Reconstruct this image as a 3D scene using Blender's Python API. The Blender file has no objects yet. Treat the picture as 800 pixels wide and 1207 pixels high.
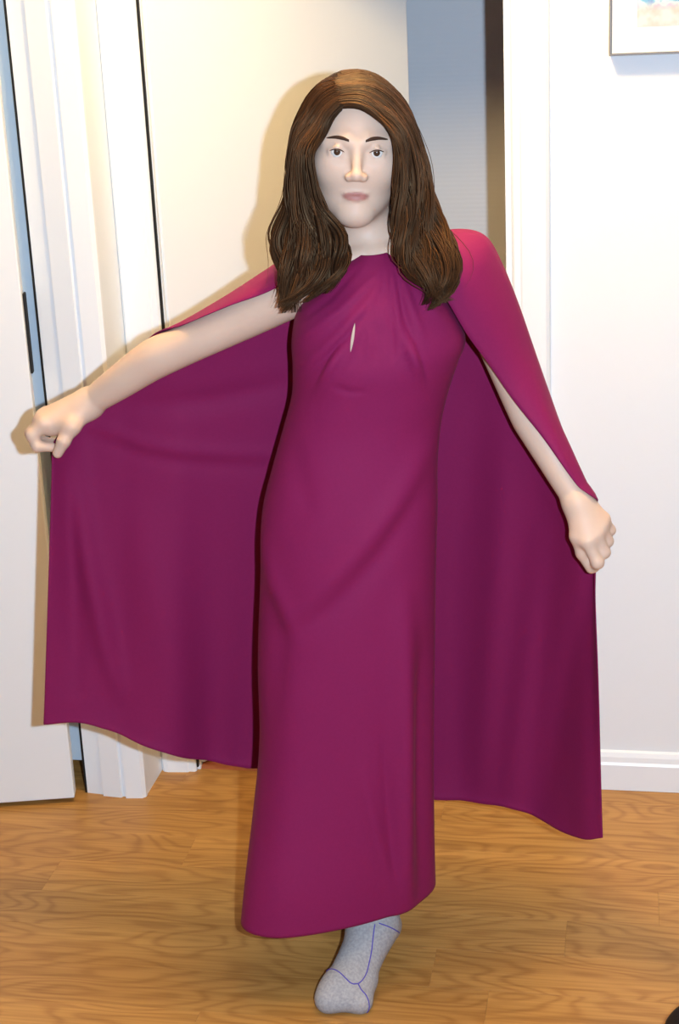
import bpy, bmesh, math, random
import numpy as np
from mathutils import Vector, Matrix

random.seed(7); RNG = np.random.default_rng(7)
scene = bpy.context.scene
COL = scene.collection

# ------------------------------------------------------------------ camera
F_PX = 1900.0
CAM = np.array([0.0, 0.0, 1.75])
PITCH, ROLL, YAW = [math.radians(a) for a in (18.13, -2.65, -10.95)]
FH = np.array([math.sin(YAW), math.cos(YAW), 0.0])        # level forward
RH = np.array([math.cos(YAW), -math.sin(YAW), 0.0])       # level right
ZU = np.array([0, 0, 1.0])
c_f = FH * math.cos(PITCH) - ZU * math.sin(PITCH)
c_u0 = ZU * math.cos(PITCH) + FH * math.sin(PITCH)
c_r = RH * math.cos(ROLL) + c_u0 * math.sin(ROLL)
c_u = c_u0 * math.cos(ROLL) - RH * math.sin(ROLL)
cam_data = bpy.data.cameras.new('camera')
cam = bpy.data.objects.new('camera', cam_data); COL.objects.link(cam)
m = Matrix.Identity(4)
for i in range(3):
    m[i][0], m[i][1], m[i][2], m[i][3] = c_r[i], c_u[i], -c_f[i], CAM[i]
cam.matrix_world = m
cam_data.sensor_fit = 'AUTO'; cam_data.sensor_width = 36.0
cam_data.lens = F_PX * 36.0 / 1207.0
cam_data.clip_start = 0.02
scene.camera = cam

# ------------------------------------------------------------------ light
FLASH_W, LAMP_W, WORLD_S, EXPOSURE = 180.0, 37.0, 0.01, 0.68
world = bpy.data.worlds.new('world'); scene.world = world; world.use_nodes = True
world.node_tree.nodes['Background'].inputs[0].default_value = (1.0, 0.78, 0.52, 1)
world.node_tree.nodes['Background'].inputs[1].default_value = WORLD_S
fl = bpy.data.lights.new('camera_flash', 'SPOT'); fl.energy = FLASH_W; fl.spot_size = math.radians(112); fl.spot_blend = 1.0
fl.shadow_soft_size = 0.018; fl.color = (0.76, 0.95, 1.18)
flo = bpy.data.objects.new('camera_flash', fl); COL.objects.link(flo)
flo.location = CAM + RH * 0.15 + ZU * 0.01 + FH * 0.02
fdir = c_f * math.cos(.02) + c_u * math.sin(.02)
flo.rotation_euler = Vector(fdir).to_track_quat('-Z', 'Y').to_euler()
scene.view_settings.view_transform = 'Standard'
scene.view_settings.look = 'None'
scene.view_settings.gamma = 1.0
scene.view_settings.use_curve_mapping = False
scene.view_settings.exposure = EXPOSURE

# ------------------------------------------------------------------ helpers
def loc2w(p):
    p = np.asarray(p, float)
    return p[..., 0:1] * RH + p[..., 1:2] * FH + p[..., 2:3] * ZU
def S(px, py, d):
    """a point (right, forward, up) seen in that direction at level distance d"""
    r = c_r * (px - 400) / F_PX - c_u * (py - 603.5) / F_PX + c_f
    w = r * (d / (r @ FH)) + CAM
    return np.array([w @ RH, w @ FH, w[2]])
def SZ(px, py, z):
    r = c_r * (px - 400) / F_PX - c_u * (py - 603.5) / F_PX + c_f
    w = CAM + r * ((z - CAM[2]) / r[2])
    return np.array([w @ RH, w @ FH, w[2]])
def catmull(pts, n):
    pts = np.asarray(pts, float); k = len(pts)
    t = np.linspace(0, k - 1, n); i = np.clip(t.astype(int), 0, k - 2); u = (t - i)[:, None]
    P = lambda j: pts[np.clip(j, 0, k - 1)]
    p0, p1, p2, p3 = P(i - 1), P(i), P(i + 1), P(i + 2)
    p0 = np.where((i == 0)[:, None], 2 * p1 - p2, p0)
    p3 = np.where((i == k - 2)[:, None], 2 * p2 - p1, p3)
    return 0.5 * ((2 * p1) + (p2 - p0) * u + (2 * p0 - 5 * p1 + 4 * p2 - p3) * u**2 + (3 * p1 - p0 - 3 * p2 + p3) * u**3)

def srgb(r, g, b):
    f = lambda c: (c / 255) / 12.92 if c / 255 <= 0.04045 else ((c / 255 + 0.055) / 1.055) ** 2.4
    return (f(r), f(g), f(b), 1.0)
def mat(name, col, rough=0.5, spec=0.5, noise=None, bump=None, sss=0, sheen=0):
    mt = bpy.data.materials.new(name); mt.use_nodes = True
    nt = mt.node_tree; b = nt.nodes['Principled BSDF']
    b.inputs['Base Color'].default_value = col; b.inputs['Roughness'].default_value = rough
    b.inputs['Specular IOR Level'].default_value = spec
    if sss:
        b.inputs['Subsurface Weight'].default_value = sss
        b.inputs['Subsurface Radius'].default_value = (0.010, 0.004, 0.002)
        b.inputs['Subsurface Scale'].default_value = 1.0
    if sheen:
        b.inputs['Sheen Weight'].default_value = sheen; b.inputs['Sheen Roughness'].default_value = 0.4
        b.inputs['Sheen Tint'].default_value = (1, 0.45, 0.6, 1)
    tc = nt.nodes.new('ShaderNodeTexCoord')
    if noise:
        sc, amt, col2 = noise
        n = nt.nodes.new('ShaderNodeTexNoise'); n.inputs['Scale'].default_value = sc; n.inputs['Detail'].default_value = 4
        nt.links.new(tc.outputs['Object'], n.inputs['Vector'])
        r = nt.nodes.new('ShaderNodeMapRange'); r.inputs[1].default_value = 0.35; r.inputs[2].default_value = 0.65
        r.inputs[4].default_value = amt
        nt.links.new(n.outputs['Fac'], r.inputs[0])
        mx = nt.nodes.new('ShaderNodeMix'); mx.data_type = 'RGBA'
        mx.inputs[6].default_value = col; mx.inputs[7].default_value = col2
        nt.links.new(r.outputs[0], mx.inputs[0]); nt.links.new(mx.outputs[2], b.inputs['Base Color'])
    if bump:
        sc, st, dist = bump
        n = nt.nodes.new('ShaderNodeTexNoise'); n.inputs['Scale'].default_value = sc; n.inputs['Detail'].default_value = 3
        nt.links.new(tc.outputs['Object'], n.inputs['Vector'])
        bp = nt.nodes.new('ShaderNodeBump'); bp.inputs['Strength'].default_value = st; bp.inputs['Distance'].default_value = dist
        nt.links.new(n.outputs['Fac'], bp.inputs['Height']); nt.links.new(bp.outputs[0], b.inputs['Normal'])
    return mt

def tag(o, label=None, cat=None, group=None, kind=None):
    if label: o['label'] = label
    if cat: o['category'] = cat
    if group: o['group'] = group
    if kind: o['kind'] = kind
    return o
def mesh_obj(name, verts, faces, material, parent=None, smooth=True):
    me = bpy.data.meshes.new(name)
    me.from_pydata([tuple(v) for v in verts], [], [tuple(f) for f in faces])
    me.update()
    if smooth: me.polygons.foreach_set('use_smooth', [True] * len(me.polygons))
    if material: me.materials.append(material)
    o = bpy.data.objects.new(name, me); COL.objects.link(o)
    if parent is not None: o.parent = parent
    return o
def bm_obj(name, bm, material, parent=None, smooth=False):
    me = bpy.data.meshes.new(name); bm.to_mesh(me); bm.free()
    if smooth: me.polygons.foreach_set('use_smooth', [True] * len(me.polygons))
    me.materials.append(material)
    o = bpy.data.objects.new(name, me); COL.objects.link(o)
    if parent is not None: o.parent = parent
    return o
def box(bm, x0, x1, y0, y1, z0, z1, bevel=0.0):
    r = bmesh.ops.create_cube(bm, size=1.0)
    for v in r['verts']:
        v.co = Vector((x0 + (v.co.x + .5) * (x1 - x0), y0 + (v.co.y + .5) * (y1 - y0), z0 + (v.co.z + .5) * (z1 - z0)))
    if bevel:
        es = list({e for v in r['verts'] for e in v.link_edges})
        bmesh.ops.bevel(bm, geom=es, offset=bevel, segments=2, affect='EDGES', profile=0.5)
def box_obj(name, material, dims, bevel=0.0, parent=None):
    bm = bmesh.new(); box(bm, *dims, bevel=bevel); return bm_obj(name, bm, material, parent)
def prism_obj(name, material, prof, a0, a1, axis, parent=None):
    """extrude a 2-D profile. axis 'z': profile (x,y); axis 'x': profile (y,z)"""
    n = len(prof)
    mk = (lambda p, a: (p[0], p[1], a)) if axis == 'z' else (lambda p, a: (a, p[0], p[1]))
    v = [mk(p, a0) for p in prof] + [mk(p, a1) for p in prof]
    f = [(i, (i + 1) % n, n + (i + 1) % n, n + i) for i in range(n)] + [tuple(range(n))[::-1], tuple(range(n, 2 * n))]
    o = mesh_obj(name, v, f, material, parent, smooth=False)
    bm = bmesh.new(); bm.from_mesh(o.data); bmesh.ops.recalc_face_normals(bm, faces=bm.faces); bm.to_mesh(o.data); bm.free()
    return o

# ------------------------------------------------------------------ materials of the room
M_wall = mat('wall_paint', srgb(236, 241, 245), 0.6, 0.3, noise=(1.2, .25, srgb(230, 235, 239)), bump=(180, .08, .001))
M_wall2 = mat('side_wall_paint', srgb(176, 170, 164), 0.7, 0.2, noise=(1.2, .25, srgb(168, 163, 157)))
M_trim = mat('trim_paint', srgb(239, 244, 248), 0.35, 0.4)
M_door = mat('door_paint', srgb(236, 240, 243), 0.38, 0.4)
M_far = mat('far_wall_paint', srgb(240, 242, 246), 0.75, 0.2)
nt = M_far.node_tree; b = nt.nodes['Principled BSDF']; tc = nt.nodes['Texture Coordinate']
wv = nt.nodes.new('ShaderNodeTexWave'); wv.bands_direction = 'Z'; wv.inputs['Scale'].default_value = 26; wv.inputs['Distortion'].default_value = .6
nt.links.new(tc.outputs['Object'], wv.inputs['Vector'])
bp = nt.nodes.new('ShaderNodeBump'); bp.inputs['Strength'].default_value = .12; bp.inputs['Distance'].default_value = .002
nt.links.new(wv.outputs['Fac'], bp.inputs['Height']); nt.links.new(bp.outputs[0], b.inputs['Normal'])
M_blue = mat('pale_blue_paint', srgb(196, 214, 228), 0.5, 0.3)
M_black = mat('gap_hinge_black', srgb(26, 25, 24), 0.6, 0.3)  # flat black for the shaded gap strips and the closet hinge
M_ceil = mat('ceiling_paint', srgb(240, 238, 232), 0.8, 0.2)
M_thresh = mat('threshold_wood', srgb(165, 95, 60), 0.4, 0.4, noise=(30, .6, srgb(140, 78, 48)))
M_sub = mat('subfloor', srgb(88, 60, 34), 0.9, 0.1)

def wood():
    mt = bpy.data.materials.new('oak_laminate'); mt.use_nodes = True
    nt = mt.node_tree; N = nt.nodes.new; L = nt.links.new; b = nt.nodes['Principled BSDF']
    tc = N('ShaderNodeTexCoord'); oi = N('ShaderNodeObjectInfo')
    off = N('ShaderNodeVectorMath'); off.operation = 'SCALE'
    cx = N('ShaderNodeCombineXYZ'); cx.inputs[0].default_value = 37; cx.inputs[1].default_value = 53; cx.inputs[2].default_value = 11
    L(cx.outputs[0], off.inputs[0]); L(oi.outputs['Random'], off.inputs['Scale'])
    add = N('ShaderNodeVectorMath'); add.operation = 'ADD'
    L(tc.outputs['Object'], add.inputs[0]); L(off.outputs[0], add.inputs[1])
    mp = N('ShaderNodeMapping'); mp.inputs['Scale'].default_value = (2.6, 9.5, 1); L(add.outputs[0], mp.inputs[0])
    n1 = N('ShaderNodeTexNoise'); n1.inputs['Scale'].default_value = 1.0; n1.inputs['Detail'].default_value = 1.6; n1.inputs['Roughness'].default_value = .42
    L(mp.outputs[0], n1.inputs['Vector'])
    mul = N('ShaderNodeMath'); mul.operation = 'MULTIPLY'; mul.inputs[1].default_value = 85; L(n1.outputs['Fac'], mul.inputs[0])
    sn = N('ShaderNodeMath'); sn.operation = 'SINE'; L(mul.outputs[0], sn.inputs[0])
    mr = N('ShaderNodeMapRange'); mr.inputs[1].default_value = -1; mr.inputs[2].default_value = 1; L(sn.outputs[0], mr.inputs[0])
    pw = N('ShaderNodeMath'); pw.operation = 'POWER'; pw.inputs[1].default_value = 2.4; L(mr.outputs[0], pw.inputs[0])
    # broad tone, fine pores
    mp2 = N('ShaderNodeMapping'); mp2.inputs['Scale'].default_value = (5, 160, 1); L(add.outputs[0], mp2.inputs[0])
    n2 = N('ShaderNodeTexNoise'); n2.inputs['Scale'].default_value = 1; n2.inputs['Detail'].default_value = 4; L(mp2.outputs[0], n2.inputs['Vector'])
    mp3 = N('ShaderNodeMapping'); mp3.inputs['Scale'].default_value = (1.0, 14, 1); L(add.outputs[0], mp3.inputs[0])
    n3 = N('ShaderNodeTexNoise'); n3.inputs['Scale'].default_value = 1; n3.inputs['Detail'].default_value = 3; L(mp3.outputs[0], n3.inputs['Vector'])
    m1 = N('ShaderNodeMix'); m1.data_type = 'RGBA'
    m1.inputs[6].default_value = srgb(200, 150, 82); m1.inputs[7].default_value = srgb(166, 114, 56)
    sc = N('ShaderNodeMath'); sc.operation = 'MULTIPLY'; sc.inputs[1].default_value = .58; L(pw.outputs[0], sc.inputs[0]); L(sc.outputs[0], m1.inputs[0])
    m2 = N('ShaderNodeMix'); m2.data_type = 'RGBA'; m2.blend_type = 'MULTIPLY'; m2.inputs[7].default_value = srgb(214, 200, 178)
    r2 = N('ShaderNodeMapRange'); r2.inputs[1].default_value = .4; r2.inputs[2].default_value = .7; r2.inputs[4].default_value = .6; L(n2.outputs['Fac'], r2.inputs[0])
    L(m1.outputs[2], m2.inputs[6]); L(r2.outputs[0], m2.inputs[0])
    m3 = N('ShaderNodeMix'); m3.data_type = 'RGBA'; m3.blend_type = 'MULTIPLY'; m3.inputs[7].default_value = srgb(205, 190, 170)
    r3 = N('ShaderNodeMapRange'); r3.inputs[1].default_value = .35; r3.inputs[2].default_value = .65; r3.inputs[4].default_value = .45; L(n3.outputs['Fac'], r3.inputs[0])
    L(m2.outputs[2], m3.inputs[6]); L(r3.outputs[0], m3.inputs[0])
    hs = N('ShaderNodeHueSaturation'); L(m3.outputs[2], hs.inputs['Color'])
    rv = N('ShaderNodeMapRange'); rv.inputs[3].default_value = .93; rv.inputs[4].default_value = 1.06; L(oi.outputs['Random'], rv.inputs[0]); L(rv.outputs[0], hs.inputs['Value'])
    L(hs.outputs[0], b.inputs['Base Color'])
    b.inputs['Roughness'].default_value = .42; b.inputs['Specular IOR Level'].default_value = .35
    bp = N('ShaderNodeBump'); bp.inputs['Strength'].default_value = .12; bp.inputs['Distance'].default_value = .0006
    L(n2.outputs['Fac'], bp.inputs['Height']); L(bp.outputs[0], b.inputs['Normal'])
    return mt
M_wood = wood()

# ------------------------------------------------------------------ the room
WY = 3.31          # wall with the doorway
WL = 3.175         # wall section further left stands prouder
X0, X1, YB, YF, ZC = -2.6, 1.7, -1.3, 4.45, 2.60
OX0, OX1 = -1.015, -0.256     # doorway opening
WT = 0.13          # wall thickness
DZ = 2.0
floor = box_obj('floor', M_sub, (X0, X1, YB, YF, -0.09, -0.0125))
tag(floor, 'oak wood plank floor across the room', 'floor', kind='structure')
# planks: rows along x
PW = 0.122
row_meshes = {}
def plank_mesh(ln, w):
    key = (round(ln, 3), round(w, 3))
    if key not in row_meshes:
        bm = bmesh.new(); box(bm, 0.0001, ln - .0001, 0.0001, w - .0001, -0.012, 0.0)
        es = [e for e in bm.edges if all(v.co.z > -0.001 for v in e.verts)]
        bmesh.ops.bevel(bm, geom=es, offset=0.0003, segments=1, affect='EDGES')
        me = bpy.data.meshes.new('plank'); bm.to_mesh(me); bm.free(); me.materials.append(M_wood)
        row_meshes[key] = me
    return row_meshes[key]
y = 2.632 - 33 * PW; ri = 0
starts = [0.15, -0.42, 0.33, -0.12, 0.52]
while y < YF - .001:
    y0, y1 = max(y, YB), min(y + PW, YF)
    if y1 > y0 + .005:
        rowk = round((y - 2.632) / PW)
        anchor = {0: -0.120, 1: 0.055, -1: -0.36}.get(rowk, starts[ri % 5] + .17 * ((ri * 7) % 4))
        x = anchor - 4 * 1.25
        while x < X1:
            xa, xb = max(x, X0), min(x + 1.25, X1)
            if xb > xa + .02:
                p = bpy.data.objects.new('plank', plank_mesh(xb - xa, y1 - y0)); COL.objects.link(p)
                p.location = (xa, y0, 0); p.parent = floor
            x += 1.25
    y += PW; ri += 1

def struct(o, label, cat, kind='structure'): return tag(o, label, cat, kind=kind)
# main wall (plane y = WY): right part, over the door, left return block
bm = bmesh.new()
box(bm, OX1, X1, WY, WY + WT, 0, ZC); box(bm, OX0, OX1, WY, WY + WT, DZ, ZC)
box(bm, -1.094, OX0, WY, WY + WT, 0, ZC)
w = bm_obj('wall_back', bm, M_wall); struct(w, 'white painted wall with the doorway behind the person', 'wall')
LX0, LX1 = -2.02, -1.238        # left door opening
bm = bmesh.new()
box(bm, LX1, -1.094, WL, WY + WT, 0, ZC); box(bm, X0, LX0, WL, WY + WT, 0, ZC); box(bm, LX0, LX1, WL, WY + WT, 2.08, ZC)
w = bm_obj('wall_left_return', bm, M_wall); struct(w, 'white wall section around the closet door at the left', 'wall')
w = box_obj('wall_left', M_wall2, (X0 - .1, X0, YB, YF, 0, ZC)); struct(w, 'warm grey side wall on the left, outside the view', 'wall')
w = box_obj('wall_right', M_wall2, (X1, X1 + .1, YB, YF, 0, ZC)); struct(w, 'warm grey side wall on the right, outside the view', 'wall')
w = box_obj('wall_rear', M_wall2, (X0, X1, YB - .1, YB, 0, ZC)); struct(w, 'warm grey wall behind the camera', 'wall')
w = box_obj('wall_far', M_far, (X0, X1, YF, YF + .1, 0, ZC)); struct(w, 'blue-grey finely ribbed wall seen through the doorway', 'wall')
w = box_obj('wall_closet', M_blue, (LX0 - .1, LX1 + .12, WY + WT + .002, WY + WT + .03, 0, 2.3)); struct(w, 'pale blue surface seen through the gap beside the closet door', 'wall')
w = box_obj('ceiling', M_ceil, (X0 - .1, X1 + .1, YB - .1, YF + .1, ZC, ZC + .08)); struct(w, 'white ceiling above the room, outside the view', 'ceiling')

# casings: profiled boards (profile in x,y, front toward -y)
def casing_profile(xa, xb, yw, flip=False):
    w_ = xb - xa
    pr = [(0, 0), (0, -.010), (.004, -.014), (.016, -.014), (.020, -.018), (w_ - .018, -.022), (w_ - .008, -.020), (w_ - .002, -.014), (w_, -.008), (w_, 0)]
    if flip: pr = [(w_ - a, b_) for a, b_ in pr]
    return [(xa + a, yw + b_) for a, b_ in pr]
t = prism_obj('trim_1', M_trim, casing_profile(OX1 + .002, OX1 + .078, WY - .0005), 0, DZ + .0, 'z')
struct(t, 'white profiled casing on the right side of the doorway', 'door casing')
t = prism_obj('trim_2', M_trim, casing_profile(-1.0942, OX0 + .0050, WY - .0005, True), 0, DZ, 'z')
struct(t, 'narrow white casing on the left side of the open door', 'door casing')
t = box_obj('trim_3', M_trim, (-1.09, OX1 + .078, WY - .02, WY - .0005, DZ + .001, DZ + .075), .003); struct(t, 'white head casing over the doorway, above the view', 'door casing')
# left closet casing: two stepped boards
t = prism_obj('trim_4', M_trim, [(-1.236, WL - .0005), (-1.236, WL - .004), (-1.196, WL - .009), (-1.194, WL - .016), (-1.150, WL - .020), (-1.147, WL - .014), (-1.141, WL - .014),
                                 (-1.138, WL - .022), (-1.100, WL - .018), (-1.093, WL - .010), (-1.093, WL - .0005)], 0, 2.14, 'z')
struct(t, 'wide white stepped casing beside the closet door', 'door casing')
# jamb lining + dark gap strip of doorway
t = box_obj('trim_5', M_trim, (OX0 - .0, OX0 + .012, WY + .0, WY + WT, 0, DZ)); struct(t, 'white door jamb on the hinge side of the open door', 'door jamb')
t = box_obj('trim_6', M_trim, (OX1 - .012, OX1 - .0005, WY + .0, WY + WT, 0, DZ)); struct(t, 'white door jamb on the latch side of the doorway', 'door jamb')
sl = box_obj('gap_strip', M_black, (OX0 + .0055, OX0 + .0100, WY - .010, WY - .0005, .01, DZ - .005), .001); tag(sl, 'thin black strip standing in for the dark gap on the hinge side of the open door', 'gap strip')  # black strip added to draw the shade inside the hinge gap
# threshold
prism_o = prism_obj('threshold', M_thresh, [(WY + .002, 0.0003), (WY + .012, .007), (WY + .05, .009), (WY + .088, .007), (WY + .098, 0.0003)], OX0 + .013, OX1 - .013, 'x')
tag(prism_o, 'reddish wooden threshold strip on the floor under the doorway', 'threshold')
# baseboards
def baseboard(name, x0, x1, yw, label):
    o = prism_obj(name, M_trim, [(yw - .0005, 0.0005), (yw - .014, 0.0005), (yw - .014, .062), (yw - .011, .068), (yw - .0095, .080), (yw - .006, .090), (yw - .0005, .094)], x0, x1, 'x')
    struct(o, label, 'baseboard')
baseboard('baseboard_right', OX1 + .0785, X1, WY, 'white baseboard with a moulded top below the framed picture')
baseboard('baseboard_left', X0, LX0 - .06, WL, 'white baseboard left of the closet door, outside the view')
baseboard('baseboard_far', X0, X1, YF, 'white baseboard of the far room')

# open door leaf (hinged at the left of the doorway, opened away)
def lever(parent, x, y, z, sgn):
    bm = bmesh.new()
    bmesh.ops.create_cone(bm, cap_ends=True, segments=20, radius1=.026, radius2=.024, depth=.008, matrix=Matrix.Translation((x, y + sgn * .005, z)) @ Matrix.Rotation(math.pi / 2, 4, 'X'))
    bmesh.ops.create_cone(bm, cap_ends=True, segments=14, radius1=.009, radius2=.009, depth=.045, matrix=Matrix.Translation((x, y + sgn * .025, z)) @ Matrix.Rotation(math.pi / 2, 4, 'X'))
    bmesh.ops.create_uvsphere(bm, u_segments=16, v_segments=10, radius=.026, matrix=Matrix.Translation((x, y + sgn * .055, z)))
    return bm_obj('knob', bm, M_steel, parent, True)
M_steel = mat('brushed_steel', srgb(190, 186, 178), .3, .5); M_steel.node_tree.nodes['Principled BSDF'].inputs['Metallic'].default_value = 1
dr = bpy.data.objects.new('door_1', None); COL.objects.link(dr)
dr.location = (OX0 + .014, WY + .008, 0.0); dr.rotation_euler = (0, 0, math.radians(51))
struct(dr, 'cream white flush door opened inward behind the person', 'door')
box_obj('leaf', M_door, (0.004, .735, -.000, .040, .012, DZ - .01), .002, dr)
lever(dr, .675, .040, 1.0, 1)
for hz in (.25, 1.0, 1.8):
    box_obj('hinge', M_steel, (-.004, .0035, .006, .034, hz - .045, hz + .045), .001, dr)

# closet door, swung a little into the room
d2 = bpy.data.objects.new('door_2', None); COL.objects.link(d2)
d2.location = (-1.256, WL - .028, 0.0); d2.rotation_euler = (0, 0, math.radians(180 + 14))
struct(d2, 'plain white closet door standing ajar at the left edge', 'door')
box_obj('leaf', M_door, (0.0, .76, -.012, .026, .012, 2.06), .0025, d2)
bx = box_obj('hinge', M_black, (-.0055, -.0005, -.012, .010, 1.0, 1.17), .0015, d2)
lever(d2, .70, .026, 1.0, 1)
sl = box_obj('gap_strip', M_black, (LX1 - .0035, LX1 - .0002, WL - .004, WL + .03, .0, 2.07), .0005); tag(sl, 'thin black strip standing in for the dark gap along the closet door frame', 'gap strip')  # added strip: darkness of the gap beside the frame, put in as black
lj = box_obj('trim_7', M_blue, (LX1 - .05, LX1 - .004, WL + .012, WL + .05, .075, 2.07)); struct(lj, 'pale blue closet door jamb seen in the gap', 'door jamb')

# framed picture
M_frame = mat('picture_frame_metal', srgb(96, 92, 90), .4, .5)
M_mat = mat('picture_mount', srgb(246, 244, 238), .8, .2)
M_print = bpy.data.materials.new('picture_print'); M_print.use_nodes = True
nt = M_print.node_tree; N = nt.nodes.new; L = nt.links.new; b = nt.nodes['Principled BSDF']; b.inputs['Roughness'].default_value = .6
tc = N('ShaderNodeTexCoord'); mp = N('ShaderNodeMapping'); mp.inputs['Scale'].default_value = (22, 1, 20); L(tc.outputs['Object'], mp.inputs[0])
n = N('ShaderNodeTexNoise'); n.inputs['Scale'].default_value = 2.2; n.inputs['Detail'].default_value = 2; L(mp.outputs[0], n.inputs['Vector'])
cr = N('ShaderNodeValToRGB'); e = cr.color_ramp.elements
e[0].position = .3; e[0].color = srgb(95, 125, 200); e[1].position = .75; e[1].color = srgb(215, 165, 180)
for ps, c in ((.42, srgb(105, 180, 215)), (.5, srgb(190, 212, 222)), (.6, srgb(180, 150, 205))):
    q = e.new(ps); q.color = c
L(n.outputs['Fac'], cr.inputs[0])
sx = N('ShaderNodeSeparateXYZ'); L(tc.outputs['Object'], sx.inputs[0])
r = N('ShaderNodeMapRange'); r.inputs[1].default_value = .080; r.inputs[2].default_value = .100; L(sx.outputs[2], r.inputs[0])
n2 = N('ShaderNodeTexNoise'); n2.inputs['Scale'].default_value = 40; L(tc.outputs['Object'], n2.inputs['Vector'])
cr2 = N('ShaderNodeValToRGB'); e = cr2.color_ramp.elements; e[0].position = .4; e[0].color = srgb(208, 205, 210); e[1].position = .66; e[1].color = srgb(215, 185, 183)
L(n2.outputs['Fac'], cr2.inputs[0])
mx = N('ShaderNodeMix'); mx.data_type = 'RGBA'; L(r.outputs[0], mx.inputs[0]); L(cr2.outputs[0], mx.inputs[6]); L(cr.outputs[0], mx.inputs[7]); L(mx.outputs[2], b.inputs['Base Color'])
pf = bpy.data.objects.new('framed_picture', None); COL.objects.link(pf); pf.location = (-.062, WY - .001, 1.594)
tag(pf, 'framed pastel print with white mount and thin grey frame on the wall', 'picture')
FW, FHT = .46, .58
box_obj('frame_bar', M_frame, (0, FW, -.036, 0, 0, .004), .0006, pf); box_obj('frame_bar', M_frame, (0, FW, -.036, 0, FHT - .004, FHT), .0006, pf)
box_obj('frame_bar', M_frame, (0, .004, -.036, 0, .0042, FHT - .0042), .0006, pf); box_obj('frame_bar', M_frame, (FW - .004, FW, -.036, 0, .0042, FHT - .0042), .0006, pf)
box_obj('mount', M_mat, (.0045, FW - .0045, -.030, -.002, .0045, FHT - .0045), 0, pf)
po = box_obj('print', M_print, (.052, FW - .052, -.0307, -.0302, .052, FHT - .052), 0, pf)

# ceiling lamp (outside the frame): warm disc light toward the camera side of the person
lampx = np.array([-0.36, 2.56, 0.0])
cl = bpy.data.objects.new('ceiling_lamp', None); COL.objects.link(cl); cl.location = (lampx[0], lampx[1], ZC)
tag(cl, 'round ceiling lamp with a warm glowing glass bowl, above the view', 'lamp')
bm = bmesh.new(); bmesh.ops.create_cone(bm, cap_ends=True, segments=32, radius1=.17, radius2=.15, depth=.03, matrix=Matrix.Translation((0, 0, -.0155)))
bm_obj('base_plate', bm, M_trim, cl, True)
M_glow = bpy.data.materials.new('lamp_glass'); M_glow.use_nodes = True
b = M_glow.node_tree.nodes['Principled BSDF']; b.inputs['Emission Color'].default_value = (1, .62, .28, 1); b.inputs['Emission Strength'].default_value = 3
bm = bmesh.new(); bmesh.ops.create_uvsphere(bm, u_segments=28, v_segments=14, radius=.15)
bmesh.ops.delete(bm, geom=[v for v in bm.verts if v.co.z > .01], context='VERTS')
for v in bm.verts: v.co.z = v.co.z * .4 - .033
bm_obj('glass_bowl', bm, M_glow, cl, True)
al = bpy.data.lights.new('ceiling_lamp_light', 'POINT'); al.shadow_soft_size = .085; al.energy = LAMP_W; al.color = (1.0, .68, .30)
alo = bpy.data.objects.new('ceiling_lamp_light', al); COL.objects.link(alo); alo.parent = cl; alo.location = (0, 0, -.19)

# ------------------------------------------------------------------ signed-distance modelling
def prim_rc(a, b_, r1, r2, k=.01, op='u', frame=None):
    return dict(t='rc', a=np.asarray(a, float), b=np.asarray(b_, float), r1=r1, r2=r2, k=k, op=op, fr=frame)
def prim_el(c, rad, k=.01, op='u', frame=None):
    return dict(t='el', c=np.asarray(c, float), rad=np.asarray(rad, float), k=k, op=op, fr=frame)
def finish(prims):
    for p in prims:
        if p['t'] == 'rc': c = (p['a'] + p['b']) / 2; R_ = np.linalg.norm(p['a'] - p['b']) / 2 + max(p['r1'], p['r2'])
        else: c = p['c']; R_ = p['rad'].max()
        if p['fr'] is not None: c = p['fr'][0] @ c + p['fr'][1]
        p['bc'] = c; p['br'] = R_
    return prims
def sdf_eval(P, prims):
    P = P.astype(np.float32)
    lo, hi = P.min(0), P.max(0)
    out = np.full(len(P), .06, np.float32)
    for p in prims:
        g = np.maximum(np.maximum(lo - p['bc'], p['bc'] - hi), 0)
        if np.linalg.norm(g) > p['br'] + .07: continue
        Q = P
        if p['fr'] is not None: Q = (P - p['fr'][1].astype(np.float32)) @ p['fr'][0].astype(np.float32)
        if p['t'] == 'rc':
            ba = (p['b'] - p['a']).astype(np.float32); pa = Q - p['a'].astype(np.float32)
            h = np.clip(pa @ ba / max(float(ba @ ba), 1e-9), 0, 1)
            d = np.linalg.norm(pa - h[:, None] * ba, axis=1) - (p['r1'] + (p['r2'] - p['r1']) * h)
        else:
            q = Q - p['c'].astype(np.float32); rr = p['rad'].astype(np.float32)
            k0 = np.linalg.norm(q / rr, axis=1); k1 = np.linalg.norm(q / rr**2, axis=1) + 1e-6
            d = k0 * (k0 - 1) / k1
        k = p['k']
        if p['op'] == 'u':
            h = np.maximum(k - np.abs(out - d), 0) / k
            out = np.minimum(out, d) - h * h * k * .25
        else:
            h = np.maximum(k - np.abs(out + d), 0) / k
            out = np.maximum(out, -d) + h * h * k * .25
    return out
def sdf_chunks(P, prims, cell=.08):
    key = np.floor(P / cell).astype(np.int64); key = key[:, 0] * 1000003 + key[:, 1] * 1009 + key[:, 2]
    o = np.argsort(key, kind='stable'); ks = key[o]; out = np.empty(len(P), np.float32)
    cuts = np.flatnonzero(np.diff(ks)) + 1
    for seg in np.split(o, cuts): out[seg] = sdf_eval(P[seg], prims)
    return out
def sdf_grad(P, prims, e=.0008):
    g = np.stack([sdf_chunks(P + np.eye(3)[i] * e, prims) - sdf_chunks(P - np.eye(3)[i] * e, prims) for i in range(3)], 1)
    return g / (np.linalg.norm(g, axis=1, keepdims=True) + 1e-9)
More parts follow.
